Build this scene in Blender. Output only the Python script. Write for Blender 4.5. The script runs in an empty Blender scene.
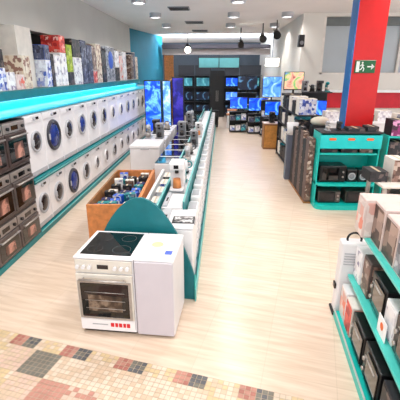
import bpy, bmesh, math, random
from mathutils import Matrix, Vector
random.seed(7)
sc = bpy.context.scene
COL = sc.collection
PI = math.pi

# ------------------------------------------------------------------ materials
MATS = {}
def lin(c):
    return tuple((v/12.92 if v <= .04045 else ((v+.055)/1.055)**2.4) for v in c)
def mat(name, rgb, rough=.5, metal=0., var=.06, scale=6., emit=None, es=1., coat=0., alpha=None):
    """principled material with a gentle noise variation of the base colour (rgb given in sRGB)"""
    if name in MATS: return MATS[name]
    m = bpy.data.materials.new(name); m.use_nodes = True
    nt = m.node_tree; b = nt.nodes['Principled BSDF']
    c = lin(rgb)
    tc = nt.nodes.new('ShaderNodeTexCoord'); nz = nt.nodes.new('ShaderNodeTexNoise')
    nz.inputs['Scale'].default_value = scale; nz.inputs['Detail'].default_value = 3
    rp = nt.nodes.new('ShaderNodeValToRGB')
    rp.color_ramp.elements[0].position = .3; rp.color_ramp.elements[1].position = .7
    rp.color_ramp.elements[0].color = tuple(v*(1-var) for v in c)+(1,)
    rp.color_ramp.elements[1].color = tuple(min(1, v*(1+var)) for v in c)+(1,)
    nt.links.new(tc.outputs['Object'], nz.inputs['Vector'])
    nt.links.new(nz.outputs['Fac'], rp.inputs['Fac'])
    nt.links.new(rp.outputs['Color'], b.inputs['Base Color'])
    b.inputs['Roughness'].default_value = rough; b.inputs['Metallic'].default_value = metal
    if coat: b.inputs['Coat Weight'].default_value = coat
    if emit:
        b.inputs['Emission Color'].default_value = lin(emit)+(1,)
        b.inputs['Emission Strength'].default_value = es
    MATS[name] = m
    return m

def ramp_mat(name, stops, scale=3., rough=.4, emit=0., detail=4, vor=False, distort=0.):
    """printed face or screen image: noise through a colour ramp"""
    if name in MATS: return MATS[name]
    m = bpy.data.materials.new(name); m.use_nodes = True
    nt = m.node_tree; b = nt.nodes['Principled BSDF']
    tc = nt.nodes.new('ShaderNodeTexCoord')
    if vor:
        nz = nt.nodes.new('ShaderNodeTexVoronoi'); nz.distance = 'CHEBYCHEV'; out = nz.outputs['Color']
    else:
        nz = nt.nodes.new('ShaderNodeTexNoise'); nz.inputs['Detail'].default_value = detail
        nz.inputs['Distortion'].default_value = distort; out = nz.outputs['Fac']
    nz.inputs['Scale'].default_value = scale
    rp = nt.nodes.new('ShaderNodeValToRGB'); cr = rp.color_ramp
    while len(cr.elements) < len(stops): cr.elements.new(.5)
    for e, (p, c) in zip(cr.elements, stops):
        e.position = p; e.color = lin(c)+(1,)
    nt.links.new(tc.outputs['Object'], nz.inputs['Vector'])
    nt.links.new(out, rp.inputs['Fac'])
    nt.links.new(rp.outputs['Color'], b.inputs['Base Color'])
    if emit:
        nt.links.new(rp.outputs['Color'], b.inputs['Emission Color'])
        b.inputs['Emission Strength'].default_value = emit
    b.inputs['Roughness'].default_value = rough
    MATS[name] = m
    return m

white = mat('white_enamel', (.93, .92, .93), .28, var=.02)
white2 = mat('white_plastic', (.90, .89, .90), .4, var=.03)
offwhite = mat('offwhite_card', (.88, .85, .82), .7, var=.08)
grey = mat('grey_plastic', (.52, .52, .54), .45)
lgrey = mat('light_grey_plastic', (.70, .70, .72), .45)
steel = mat('brushed_steel', (.70, .67, .65), .35, .6, var=.12, scale=25)
dsteel = mat('dark_steel', (.42, .38, .37), .35, .5, var=.2, scale=20)
black = mat('black_plastic', (.06, .06, .07), .35, var=.2)
blackglass = mat('black_glass', (.035, .03, .035), .06, var=.1, coat=.5)
dglass = mat('dark_glass', (.16, .14, .15), .08, var=.3)
blueglass = mat('blue_door_glass', (.12, .20, .50), .1, var=.5, scale=9)
teal = mat('teal_laminate', (.0, .50, .52), .4, var=.1)
dteal = mat('deep_teal_laminate', (.0, .44, .47), .45, var=.12)
bteal = mat('bright_turquoise_metal', (.05, .76, .72), .35, var=.06)
cyan = mat('cyan_glow_deck', (.10, .80, .92), .35, var=.12, scale=2)  # cyan glow on the overhead deck is put into this base colour
orange = mat('orange_wood', (.80, .50, .27), .5, var=.22, scale=12)
brownw = mat('brown_wood', (.62, .42, .24), .5, var=.25, scale=10)
redp = mat('red_paint', (.85, .03, .05), .4, var=.04)
bluep = mat('blue_paint', (.0, .42, .72), .4, var=.04)
beige = mat('beige_wall_paint', (.86, .84, .81), .8, var=.03, scale=1)
fasciam = mat('grey_wall_paint', (.76, .75, .73), .8, var=.05, scale=1)
tealwall = mat('teal_wall_paint', (.05, .46, .56), .7, var=.12, scale=1)
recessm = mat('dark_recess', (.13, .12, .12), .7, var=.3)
ceilm = mat('ceiling_paint', (.93, .90, .88), .85, var=.03, scale=1)
pinkred = mat('brick_red_paint', (.78, .08, .16), .6, var=.15, scale=3)
label_or = mat('orange_label', (.93, .42, .16), .5)
signgreen = mat('sign_green', (.0, .38, .20), .4, var=.03)
navy = mat('navy_card', (.08, .08, .38), .45, var=.3)
lamp_on = mat('lamp_lens', (1, 1, 1), .4, emit=(1, .96, .9), es=6)

glt0 = mat('shelf_edge_trim', (.45, .75, .74), .3)
PR = {  # printed cartons
 'blue': ramp_mat('print_blue', [(.35, (.92, .93, .97)), (.48, (.35, .45, .8)), (.6, (.12, .2, .55)), (.7, (.85, .85, .9))], 16, vor=True),
 'white': ramp_mat('print_white', [(.35, (.95, .94, .95)), (.55, (.86, .84, .86)), (.66, (.55, .5, .62)), (.75, (.95, .93, .93))], 18, vor=True),
 'dark': ramp_mat('print_dark', [(.35, (.08, .08, .1)), (.5, (.2, .18, .2)), (.62, (.5, .42, .4)), (.7, (.12, .12, .14))], 18, vor=True),
 'red': ramp_mat('print_red', [(.35, (.85, .25, .2)), (.5, (.9, .35, .3)), (.64, (.95, .8, .75)), (.7, (.7, .15, .15))], 16, vor=True),
 'lime': ramp_mat('print_lime', [(.35, (.62, .72, .08)), (.5, (.7, .78, .15)), (.64, (.85, .88, .5)), (.7, (.5, .6, .1))], 14, vor=True),
 'brown': ramp_mat('print_brown', [(.35, (.45, .32, .28)), (.5, (.62, .5, .45)), (.62, (.82, .75, .7)), (.7, (.35, .25, .22))], 18, vor=True),
 'beige': ramp_mat('print_beige', [(.35, (.9, .84, .76)), (.5, (.8, .7, .6)), (.62, (.93, .88, .82)), (.7, (.6, .45, .4))], 16, vor=True),
 'grey': ramp_mat('print_grey', [(.35, (.5, .5, .54)), (.5, (.66, .65, .68)), (.62, (.85, .84, .86)), (.7, (.35, .34, .38))], 16, vor=True),
 'navy': ramp_mat('print_navy', [(.35, (.22, .24, .36)), (.5, (.36, .38, .5)), (.62, (.6, .62, .7)), (.7, (.15, .15, .25))], 16, vor=True),
 'teal': ramp_mat('print_teal', [(.35, (.1, .55, .62)), (.5, (.3, .75, .8)), (.62, (.9, .95, .95)), (.7, (.1, .3, .45))], 18, vor=True),
 'pink': ramp_mat('print_pink', [(.35, (.86, .76, .75)), (.5, (.78, .66, .64)), (.6, (.92, .35, .25)), (.7, (.9, .82, .8))], 14, vor=True),
 'magenta': ramp_mat('print_magenta', [(.35, (.25, .1, .2)), (.5, (.7, .15, .5)), (.62, (.2, .1, .2)), (.7, (.85, .6, .75))], 14, vor=True),
}
SC = {
 'blue': ramp_mat('screen_blue', [(.3, (.02, .12, .65)), (.48, (.05, .35, .95)), (.58, (.45, .75, 1.)), (.68, (.05, .2, .8))], 2.2, .3, .8, distort=1.5),
 'navy': ramp_mat('screen_navy', [(.3, (.03, .02, .3)), (.5, (.08, .08, .55)), (.62, (.25, .2, .7)), (.7, (.02, .02, .2))], 2.5, .3, .5, distort=1.),
 'dim': ramp_mat('screen_dim', [(.3, (.02, .03, .06)), (.5, (.05, .1, .2)), (.6, (.3, .5, .65)), (.7, (.03, .05, .1))], 2.5, .3, .6, distort=1.),
 'colour': ramp_mat('screen_colourful', [(.3, (.6, .25, .25)), (.45, (.9, .7, .6)), (.55, (.5, .7, .35)), (.68, (.3, .4, .75))], 3., .3, .7, distort=1.),
 'sky': ramp_mat('screen_sky', [(.3, (.1, .35, .9)), (.5, (.4, .65, 1.)), (.62, (.8, .9, 1.)), (.7, (.15, .4, .85))], 2.2, .3, .8, distort=1.5),
 'teal': ramp_mat('screen_teal', [(.3, (.05, .3, .38)), (.5, (.25, .55, .6)), (.62, (.5, .75, .75)), (.7, (.1, .35, .4))], 2.2, .3, .5, distort=1.),
}

# ------------------------------------------------------------------ mesh builder
class MB:
    def __init__(s): s.bm = bmesh.new(); s.ms = []
    def mi(s, m):
        if m not in s.ms: s.ms.append(m)
        return s.ms.index(m)
    def _fin(s, vs, m, bev=0, seg=1, smooth=False):
        fs = {f for v in vs for f in v.link_faces}
        k = s.mi(m)
        for f in fs: f.material_index = k; f.smooth = smooth
        if bev:
            es = list({e for f in fs for e in f.edges if len(e.link_faces) == 2 and e.calc_face_angle(0) > .6})
            r = bmesh.ops.bevel(s.bm, geom=es, offset=bev, segments=seg, affect='EDGES', profile=.5)
            for f in r['faces']: f.material_index = k
        return s
    def box(s, x0, x1, y0, y1, z0, z1, m, bev=0, seg=1):
        mt = Matrix.Translation(((x0+x1)/2, (y0+y1)/2, (z0+z1)/2)) @ Matrix.Diagonal((abs(x1-x0), abs(y1-y0), abs(z1-z0), 1))
        r = bmesh.ops.create_cube(s.bm, size=1, matrix=mt)
        return s._fin(r['verts'], m, bev, seg)
    def cyl(s, p, q, r, m, n=20, r2=None, bev=0):
        p, q = Vector(p), Vector(q); d = q-p
        mt = Matrix.Translation((p+q)/2) @ d.to_track_quat('Z', 'Y').to_matrix().to_4x4()
        k = bmesh.ops.create_cone(s.bm, cap_ends=True, segments=n, radius1=r, radius2=r if r2 is None else r2, depth=d.length, matrix=mt)
        fs = {f for v in k['verts'] for f in v.link_faces}; i = s.mi(m)
        for f in fs: f.material_index = i; f.smooth = len(f.verts) == 4
        return s
    def ball(s, c, r, m, sz=(1, 1, 1), n=16):
        k = bmesh.ops.create_uvsphere(s.bm, u_segments=n, v_segments=n//2+2, radius=r,
              matrix=Matrix.Translation(c) @ Matrix.Diagonal((*sz, 1)))
        return s._fin(k['verts'], m, smooth=True)
    def torus(s, c, R, r, m, axis='x', n=28, k=8):
        ring = []
        for i in range(n):
            a = 2*PI*i/n; row = []
            for j in range(k):
                b = 2*PI*j/k; u = (R+r*math.cos(b))*math.cos(a); v = (R+r*math.cos(b))*math.sin(a); w = r*math.sin(b)
                o = {'x': (w, u, v), 'y': (u, w, v), 'z': (u, v, w)}[axis]
                row.append(s.bm.verts.new((c[0]+o[0], c[1]+o[1], c[2]+o[2])))
            ring.append(row)
        mi = s.mi(m)
        for i in range(n):
            for j in range(k):
                f = s.bm.faces.new((ring[i][j], ring[(i+1) % n][j], ring[(i+1) % n][(j+1) % k], ring[i][(j+1) % k]))
                f.material_index = mi; f.smooth = True
        return s
    def prism(s, pts, d0, d1, m, plane='xz'):
        """polygon in a plane, extruded between d0 and d1 along the third axis"""
        def P(u, v, w): return {'xz': (u, w, v), 'yz': (w, u, v), 'xy': (u, v, w)}[plane]
        a = [s.bm.verts.new(P(u, v, d0)) for u, v in pts]; b = [s.bm.verts.new(P(u, v, d1)) for u, v in pts]
        mi = s.mi(m); n = len(pts); fs = [s.bm.faces.new(a), s.bm.faces.new(b[::-1])]
        for i in range(n): fs.append(s.bm.faces.new((a[i], b[i], b[(i+1) % n], a[(i+1) % n])))
        for f in fs: f.material_index = mi
        return s
    def mesh(s, name):
        bmesh.ops.recalc_face_normals(s.bm, faces=s.bm.faces)
        me = bpy.data.meshes.new(name); s.bm.to_mesh(me); s.bm.free()
        for m in s.ms: me.materials.append(m)
        return me
    def build(s, name, parent=None):
        o = bpy.data.objects.new(name, s.mesh(name)); COL.objects.link(o)
        if parent: o.parent = parent
        return o

def tag(o, label, cat, group=None):
    o['label'] = label; o['category'] = cat
    if group: o['group'] = group
    return o
def thing(name, label, cat, loc=(0, 0, 0), rz=0, group=None):
    o = bpy.data.objects.new(name, None); COL.objects.link(o)
    o.empty_display_size = .1; o.location = loc; o.rotation_euler = (0, 0, rz)
    return tag(o, label, cat, group)
def struct(o): o['kind'] = 'structure'; return o
def dup(root, loc, rz=0, label=None, group=None, scale=None):
    r = root.copy(); COL.objects.link(r); r.location = loc; r.rotation_euler = (0, 0, rz)
    if label: r['label'] = label
    if group: r['group'] = group
    if scale: r.scale = scale
    for ch in list(root.children):
        c = ch.copy(); COL.objects.link(c); c.parent = r
        for g in list(ch.children):
            d = g.copy(); COL.objects.link(d); d.parent = c
    return r
ORD = ['first', 'second', 'third', 'fourth', 'fifth', 'sixth', 'seventh', 'eighth', 'ninth', 'tenth', 'eleventh',
       'twelfth', 'thirteenth', 'fourteenth', 'fifteenth', 'sixteenth', 'seventeenth', 'eighteenth', 'nineteenth',
       'twentieth', 'twenty-first', 'twenty-second', 'twenty-third', 'twenty-fourth']

# ------------------------------------------------------------------ camera
cd = bpy.data.cameras.new('camera'); cam = bpy.data.objects.new('camera', cd); COL.objects.link(cam)
cd.sensor_width = 36; cd.lens = 375/400*36; cd.clip_end = 200
cam.location = (0, 0, 2.52)
cam.rotation_euler = (PI/2-math.radians(18.85), 0, math.radians(2.46))
sc.camera = cam

# ------------------------------------------------------------------ floor
H = 4.3
def floor_mat():
    m = bpy.data.materials.new('cream_plank_tiles'); m.use_nodes = True
    nt = m.node_tree; b = nt.nodes['Principled BSDF']; N = nt.nodes.new; L = nt.links.new
    tc = N('ShaderNodeTexCoord'); mp = N('ShaderNodeMapping'); mp.inputs['Rotation'].default_value = (0, 0, math.radians(14.2)); mp.inputs['Location'].default_value = (.225, .079, 0)
    L(tc.outputs['Object'], mp.inputs['Vector'])
    br = N('ShaderNodeTexBrick'); br.inputs['Scale'].default_value = 1
    br.inputs['Brick Width'].default_value = .62; br.inputs['Row Height'].default_value = .31
    br.inputs['Mortar Size'].default_value = .004; br.offset = 0
    br.inputs['Color1'].default_value = lin((.915, .835, .765))+(1,)
    br.inputs['Color2'].default_value = lin((.895, .81, .73))+(1,)
    br.inputs['Mortar'].default_value = lin((.87, .79, .71))+(1,)
    L(mp.outputs['Vector'], br.inputs['Vector'])
    m2 = N('ShaderNodeMapping'); m2.inputs['Scale'].default_value = (1.2, 14, 1); L(mp.outputs['Vector'], m2.inputs['Vector'])
    nz = N('ShaderNodeTexNoise'); nz.inputs['Scale'].default_value = 1.4; nz.inputs['Detail'].default_value = 5
    L(m2.outputs['Vector'], nz.inputs['Vector'])
    rp = N('ShaderNodeValToRGB'); rp.color_ramp.elements[0].position = .35; rp.color_ramp.elements[1].position = .65
    rp.color_ramp.elements[0].color = (.80, .74, .68, 1); rp.color_ramp.elements[1].color = (1, 1, 1, 1)
    L(nz.outputs['Fac'], rp.inputs['Fac'])
    mx = N('ShaderNodeMix'); mx.data_type = 'RGBA'; mx.blend_type = 'MULTIPLY'; mx.inputs[0].default_value = .8
    L(br.outputs['Color'], mx.inputs[6]); L(rp.outputs['Color'], mx.inputs[7]); L(mx.outputs[2], b.inputs['Base Color'])
    b.inputs['Roughness'].default_value = .28
    return m
fm = floor_mat()
# edge between the plank tiles and the mosaic border
E0 = Vector((-2.18, 3.11)); e1 = Vector((.9695, -.245)).normalized(); e2 = Vector((-e1.y, e1.x))
def W(a, b): p = E0+e1*a+e2*b; return p.x, p.y
TOP = .03
pA = W(-4, TOP); pB = W(11, TOP)
f = MB(); f.prism([pA, pB, (8.5, 27), (-6.5, 27)], -.05, 0, fm, 'xy'); struct(f.build('floor'))
# mosaic border: rows of small tesserae laid in blocks
tess = {
 'b1': mat('mosaic_cream', (.87, .79, .71), .5, var=.06), 'b2': mat('mosaic_sand', (.83, .73, .63), .5, var=.06),
 'b3': mat('mosaic_ochre', (.84, .74, .58), .5, var=.08), 'b4': mat('mosaic_rose_cream', (.85, .73, .66), .5, var=.06),
 'p': mat('mosaic_rose', (.74, .53, .47), .5, var=.12), 'p2': mat('mosaic_rose_dark', (.68, .44, .39), .5, var=.12),
 'd': mat('mosaic_slate', (.48, .46, .42), .5, var=.15), 'd2': mat('mosaic_slate_dark', (.38, .38, .39), .5, var=.15),
 'g': mat('mosaic_grout', (.76, .68, .59), .8)}
M = .1425; T = M/3
f = MB(); f.prism([pA, W(-4, -4.2), W(11, -4.2), pB], -.05, -.003, tess['g'], 'xy')
rr = random.Random(3)
def blockcol(a, b):
    """a along the edge, b below it (positive)"""
    if b < M:
        k = int(math.floor((a-.205)/M)) % 4
        if k == 0: return ('p', 'p2')
        if k == 1: return ('d', 'd2')
        return ('b1', 'b2', 'b3')
    S = 2*M; i = int(math.floor((a-.54)/S)); j = int((b-M)//S)
    h = (i*3+j*5) % 8
    if (i, j) == (0, 0): return ('d', 'd')
    if (i, j) == (1, 1): return ('p', 'p')
    if h == 2: return ('b3', 'b1')
    if h == 5: return ('b4', 'b2')
    if j > 0 and (i*2+j*3) % 7 == 3: return ('d', 'b2')
    if j > 0 and (i*2+j*3) % 7 == 0: return ('p', 'b4')
    return ('b1', 'b2', 'b1')
gp = .0025
na = int(5.5/T); nb = int(1.6/T)
for ia in range(-6, na):
    a = .205-4*M + ia*T
    for ib in range(nb):
        b = ib*T
        c = rr.choice(blockcol(a+T/2, b+T/2))
        q = [W(a+gp, TOP-b-gp), W(a+gp, TOP-b-T+gp), W(a+T-gp, TOP-b-T+gp), W(a+T-gp, TOP-b-gp)]
        vs = [f.bm.verts.new((x, y, 0)) for x, y in q]; fc = f.bm.faces.new(vs); fc.material_index = f.mi(tess[c])
struct(f.build('floor'))

# ------------------------------------------------------------------ room shell
struct(MB().box(-6.5, 8.6, -2, 27, H, H+.1, ceilm).build('ceiling'))
struct(MB().box(-4.05, -3.95, -2, 16.6, 0, H, fasciam).build('wall_left'))
struct(MB().box(-3.95, -3.6, -2, 16.6, 3.28, H-.002, fasciam).build('trim_1'))            # bulkhead above the shelf
struct(MB().box(-3.95, -3.45, 6.83, 7.4, 2.241, 3.28, offwhite).build('trim_2'))       # white pilaster
struct(MB().box(-3.95, -3.55, 14.2, 14.9, 2.0, 3.28, offwhite).build('trim_3'))
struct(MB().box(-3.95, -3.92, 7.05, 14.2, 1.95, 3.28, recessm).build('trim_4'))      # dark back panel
w = MB(); w.prism([(-3.95, 16.6), (-2.95, 21.6), (-3.1, 21.7), (-4.1, 16.6)], 0, H, tealwall, 'xy'); struct(w.build('wall_back_left'))
struct(MB().box(-4, 8.5, 26, 26.1, 0, H, mat('far_wall_paint', (.22, .26, .30), .6)).build('wall_back'))
# right block: facing wall with a grey window recess, white ledge and red band
w = MB(); X0 = 2.75; Yf = 13.4
w.box(X0, 3.42, Yf, Yf+.15, 0, H, beige); w.box(3.42, 8.5, Yf, Yf+.15, 4.2, H, beige); w.box(3.42, 8.5, Yf, Yf+.15, 0, 2.45, beige)
struct(w.build('wall_right_front'))
w = MB(); w.box(X0, X0+.15, Yf+.15, 26, 0, H, beige); struct(w.build('wall_right_side'))
struct(MB().box(3.3, 8.5, Yf-.06, Yf, 1.36, 1.87, pinkred).build('trim_5'))
struct(MB().box(3.3, 8.5, Yf-.18, Yf, 1.87, 1.95, mat('white_ledge', (.93, .93, .93), .5)).build('trim_6'))
wn = MB().box(3.42, 8.5, Yf+.3, Yf+.34, 2.45, 4.2, mat('grey_frosted_panel', (.68, .71, .73), .3, var=.05, scale=1)).build('window_1'); struct(wn)
fr = MB(); fr.box(3.42, 3.5, Yf+.02, Yf+.3, 2.45, 4.2, offwhite); fr.box(3.42, 8.5, Yf+.02, Yf+.3, 2.42, 2.5, offwhite)
fr.box(3.42, 8.5, Yf+.2, Yf+.3, 3.95, 4.2, mat('dark_blind', (.42, .44, .44), .6)); fr.box(6.0, 6.08, Yf+.22, Yf+.3, 2.5, 3.95, offwhite)
o = fr.build('window_frame', wn)
struct(MB().box(8.5, 8.6, 12.5, 27, 0, H, beige).build('wall_right'))
# far beam with a dark upper rail
bm_ = MB().box(-2.9, X0-.02, 21, 21.3, 3.38, 3.66, mat('beam_paint', (.62, .58, .56), .6)).build('trim_7'); struct(bm_)
struct(MB().box(-2.9, X0-.02, 20.9, 21.2, 3.68, 3.86, mat('beam_dark', (.20, .18, .20), .6)).build('trim_8'))

# column: red with a blue left side, on the right
c = thing('column', 'tall red square column with a blue left side behind the turquoise gondola', 'column', (0, 0, 0))
MB().box(2.70, 3.27, 8.1, 8.45, 0, H-.003, redp).build('shaft', c)
MB().box(2.68, 2.70, 8.1, 8.45, 0, H-.003, bluep).build('blue_face', c)
# emergency exit sign
s = thing('exit_sign', 'green emergency exit sign with white running figure and arrow on the red column', 'sign', (2.95, 8.08, 2.62))
MB().box(-.2, .2, -.012, .012, -.12, .12, signgreen, .004).build('sign_plate', s)
g = MB()
def strip(g, pts, w_, y0, y1, m):
    for (a, b) in zip(pts, pts[1:]):
        d = Vector((b[0]-a[0], b[1]-a[1])); n = Vector((-d.y, d.x)).normalized()*w_/2
        g.prism([(a[0]+n.x, a[1]+n.y), (b[0]+n.x, b[1]+n.y), (b[0]-n.x, b[1]-n.y), (a[0]-n.x, a[1]-n.y)], y0, y1, m)
wh = mat('sign_white', (.95, .97, .95), .5)
g.prism([(-.18, -.1), (-.115, -.1), (-.115, .1), (-.18, .1)], -.016, -.013, wh)
g.cyl((-.06, -.016, .075), (-.06, -.013, .075), .018, wh, 12)
strip(g, [(-.065, .055), (-.05, .0)], .03, -.016, -.013, wh)
strip(g, [(-.05, .0), (-.02, -.04), (-.035, -.09)], .018, -.016, -.013, wh); strip(g, [(-.05, .0), (-.08, -.05), (-.11, -.06)], .018, -.016, -.013, wh)
strip(g, [(-.065, .045), (-.025, .02)], .013, -.016, -.013, wh); strip(g, [(-.065, .045), (-.1, .01)], .013, -.016, -.013, wh)
strip(g, [(.04, 0), (.15, 0)], .024, -.016, -.013, wh); g.prism([(.12, .055), (.18, 0), (.12, -.055)], -.016, -.0135, wh)
g.build('running_figure_and_arrow', s)

# ------------------------------------------------------------------ left wall shelving
YS, YE = 3.4, 16.2
YS = 5.43
sh = thing('display_plinth', 'long low teal plinth under the lower tier of washing machines', 'plinth', (0, 0, 0))
MB().box(-3.9, -2.78, YS, YE, 0, .1, teal, .006).build('plinth', sh)
MB().box(-2.782, -2.77, YS, YE, .085, .1, glt0, .001).build('edge_trim', sh)
sh = thing('display_shelf', 'long teal shelf carrying the upper tier of washing machines', 'shelf', (0, 0, 0))
MB().box(-3.94, -2.77, YS, YE, .87, .945, teal, .006).build('shelf_board', sh)
MB().box(-2.772, -2.764, YS, YE, .90, .915, glt0, .001).build('edge_trim', sh)
YS = 3.4
sh = thing('overhead_shelf', 'long teal overhead shelf with cyan-glow coloured deck carrying the cartons on the left wall', 'shelf', (0, 0, 0))
MB().box(-3.34, -2.80, YS, YE, 1.925, 1.955, cyan, .004).build('lower_deck', sh)
MB().box(-3.34, -3.3, YS, YE, 1.955, 2.10, cyan).build('riser', sh)
MB().box(-3.94, -3.2, YS, YE, 2.10, 2.24, dteal, .01).build('shelf_board', sh)
ep = thing('shelving_end_panel', 'white end panel closing the far end of the left wall shelving', 'panel', (0, 0, 0)); MB().box(-3.94, -2.8, YE+.01, YE+.06, 0, 2.015, white2).build('panel', ep)

# washing machines
def washer_proto(h, wd, r, glass, rim, drawer=True):
    """machine whose front faces +x, footprint centred on y; returns list of (name, mesh, sublist)"""
    b = MB().box(-.55, 0, -wd/2, wd/2, .015, h, white, .012)
    for yy in (-wd/2+.06, wd/2-.06):
        for xx in (-.5, -.06): b.cyl((xx, yy, 0), (xx, yy, .02), .02, black, 8)
    parts = [('body', b.mesh('body'), [])]
    zc = h*.565 if h > .85 else h*.51
    d = MB().torus((.012, 0, zc), r, r*.13, rim, 'x'); d.cyl((0, 0, zc), (.015, 0, zc), r, rim, 28)
    gl = MB().ball((.012, 0, zc), r*.86, glass, (.22, 1, 1), 20)
    hd = MB().box(.02, .045, -r*1.05, -r*.85, zc-.05, zc+.05, lgrey, .006)
    parts.append(('door', d.mesh('door'), [('door_glass', gl.mesh('door_glass')), ('door_handle', hd.mesh('door_handle'))]))
    p = MB().box(0, .008, -wd/2+.01, wd/2-.01, h-.125, h-.015, white2, .003)
    p.box(.008, .012, wd*.12, wd*.3, h-.09, h-.05, dglass)
    kn = MB().cyl((.008, 0, h-.07), (.035, 0, h-.07), .026, lgrey, 16)
    parts.append(('control_panel', p.mesh('control_panel'), [('dial', kn.mesh('dial'))]))
    dr = MB().box(.006, .014, -wd/2+.03, -wd*.16, h-.11, h-.03, white, .004)
    parts.append(('detergent_drawer', dr.mesh('detergent_drawer'), []))
    kp = MB().box(0, .006, -wd/2+.01, wd/2-.01, .03, .10, lgrey, .002)
    parts.append(('kick_plate', kp.mesh('kick_plate'), []))
    return parts
def inst(parts, name, label, cat, loc, rz=0, group=None):
    t = thing(name, label, cat, loc, rz, group)
    for n, me, subs in parts:
        o = bpy.data.objects.new(n, me); COL.objects.link(o); o.parent = t
        for sn, sm in subs:
            q = bpy.data.objects.new(sn, sm); COL.objects.link(q); q.parent = o
    return t
cache = {}
GL = {'d': (dglass, lgrey, 'dark round door'), 'b': (blueglass, mat('door_rim_dark', (.2, .2, .24), .3), 'large blue dark-rimmed door'),
      'm': (blueglass, lgrey, 'small bluish glass door'), 's': (mat('grey_door_glass', (.34, .31, .33), .12), white2, 'small grey round door'),
      'k': (blackglass, steel, 'black glass door in a steel ring')}
def machine_row(z, h, cen, styles, rads, tier):
    n = len(cen)
    ed = [5.425]+[(cen[i]+cen[i+1])/2 for i in range(n-1)]+[cen[-1]+.38]
    for i in range(n):
        y0, y1 = ed[i]+.006, ed[i+1]-.006; wd = round(y1-y0, 2); yc = (y0+y1)/2
        g, rm, txt = GL[styles[i]]
        k = (h, wd, rads[i], styles[i])
        if k not in cache: cache[k] = washer_proto(h, wd-.01, rads[i], g, rm)
        inst(cache[k], 'washing_machine',
             'washing machine with %s, %s from the ovens, %s tier' % (txt, ORD[i], tier),
             'washing machine', (-2.815, yc, z+.0015), 0, 'washing machines on the %s tier of the left wall' % tier)
up = [5.66, 6.40, 7.1, 7.77, 8.6, 9.41, 10.27, 11.25, 12.1, 12.9, 13.7, 14.5, 15.3]
machine_row(.945, .965, up, 'dbdmddssddskk', [.15, .235, .16, .19, .19, .18, .16, .16, .17, .16, .17, .2, .2], 'upper')
lo = [5.66, 6.28, 7.05, 7.79, 8.6, 9.39, 10.2, 11.0, 11.8, 12.6, 13.4, 14.2, 15.0]
machine_row(.10, .76, lo, 'ddbdssdsdsdsk', [.15, .16, .22, .17, .14, .15, .15, .15, .15, .15, .16, .17, .18], 'lower')

# built-in ovens in three rows at the near end
food = ramp_mat('oven_interior_picture', [(.3, (.12, .1, .1)), (.48, (.45, .3, .26)), (.56, (.85, .62, .55)), (.7, (.15, .12, .12))], 5, .3, 0, distort=.5)
def oven_proto(h, wd, frame):
    b = MB().box(-.55, 0, -wd/2, wd/2, 0, h, frame, .006)
    p = MB().box(0, .012, -wd/2+.005, wd/2-.005, h-.14, h-.01, steel, .003); p.box(.012, .015, -.09, .09, h-.11, h-.05, blackglass)
    kns = [('knob', MB().cyl((.012, s_*wd*.34, h-.08), (.04, s_*wd*.34, h-.08), .024, black, 14).mesh('knob')) for s_ in (-1, 1)]
    d = MB().box(0, .03, -wd/2+.005, wd/2-.005, .02, h-.15, frame, .006)
    wdw = MB().box(.03, .034, -wd/2+.05, wd/2-.05, .06, h-.23, blackglass)
    pic = MB().box(.034, .036, -wd*.2, wd*.22, .1, h-.28, food)
    hd = MB().cyl((.07, -wd/2+.06, h-.19), (.07, wd/2-.06, h-.19), .012, steel, 10)
    for s_ in (-1, 1): hd.cyl((.03, s_*(wd/2-.09), h-.19), (.07, s_*(wd/2-.09), h-.19), .008, steel, 8)
    return [('body', b.mesh('body'), []), ('control_panel', p.mesh('control_panel'), kns),
            ('door', d.mesh('door'), [('door_window', wdw.mesh('door_window')), ('baking_picture', pic.mesh('baking_picture')), ('door_handle', hd.mesh('door_handle'))])]
rows = [(.0865, .515, dsteel, 'bottom'), (.655, .575, dsteel, 'middle'), (1.285, .6, mat('bronze_steel', (.36, .30, .29), .3, .5, var=.2), 'top')]
rk = thing('oven_display_rack', 'dark steel stand holding the stack of built-in ovens by the left edge', 'rack')
MB().box(-3.42, -2.78, 3.4, 5.425, 0, .085, teal, .005).build('plinth', rk)
for z in (.62, 1.25): MB().box(-3.4, -2.8, 3.98, 5.415, z, z+.025, dsteel).build('oven_shelf', rk)
for i, y in enumerate((3.975, 5.418)): MB().box(-3.4, -2.8, y-.003, y+.009, .086, 1.884, dsteel).build('side_panel', rk)
for (z, h, fmn, tn) in rows:
    pr = oven_proto(h, .59, fmn)
    zz = z if z < .2 else z-.0095
    for j, yc in enumerate((5.11, 4.50)):
        inst(pr, 'built_in_oven', 'built-in oven with picture in its window, %s row, %s the washing machines' % (tn, 'next to' if j == 0 else 'farther from'),
             'oven', (-2.80, yc, zz), 0, 'built-in ovens at the left edge')

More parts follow.
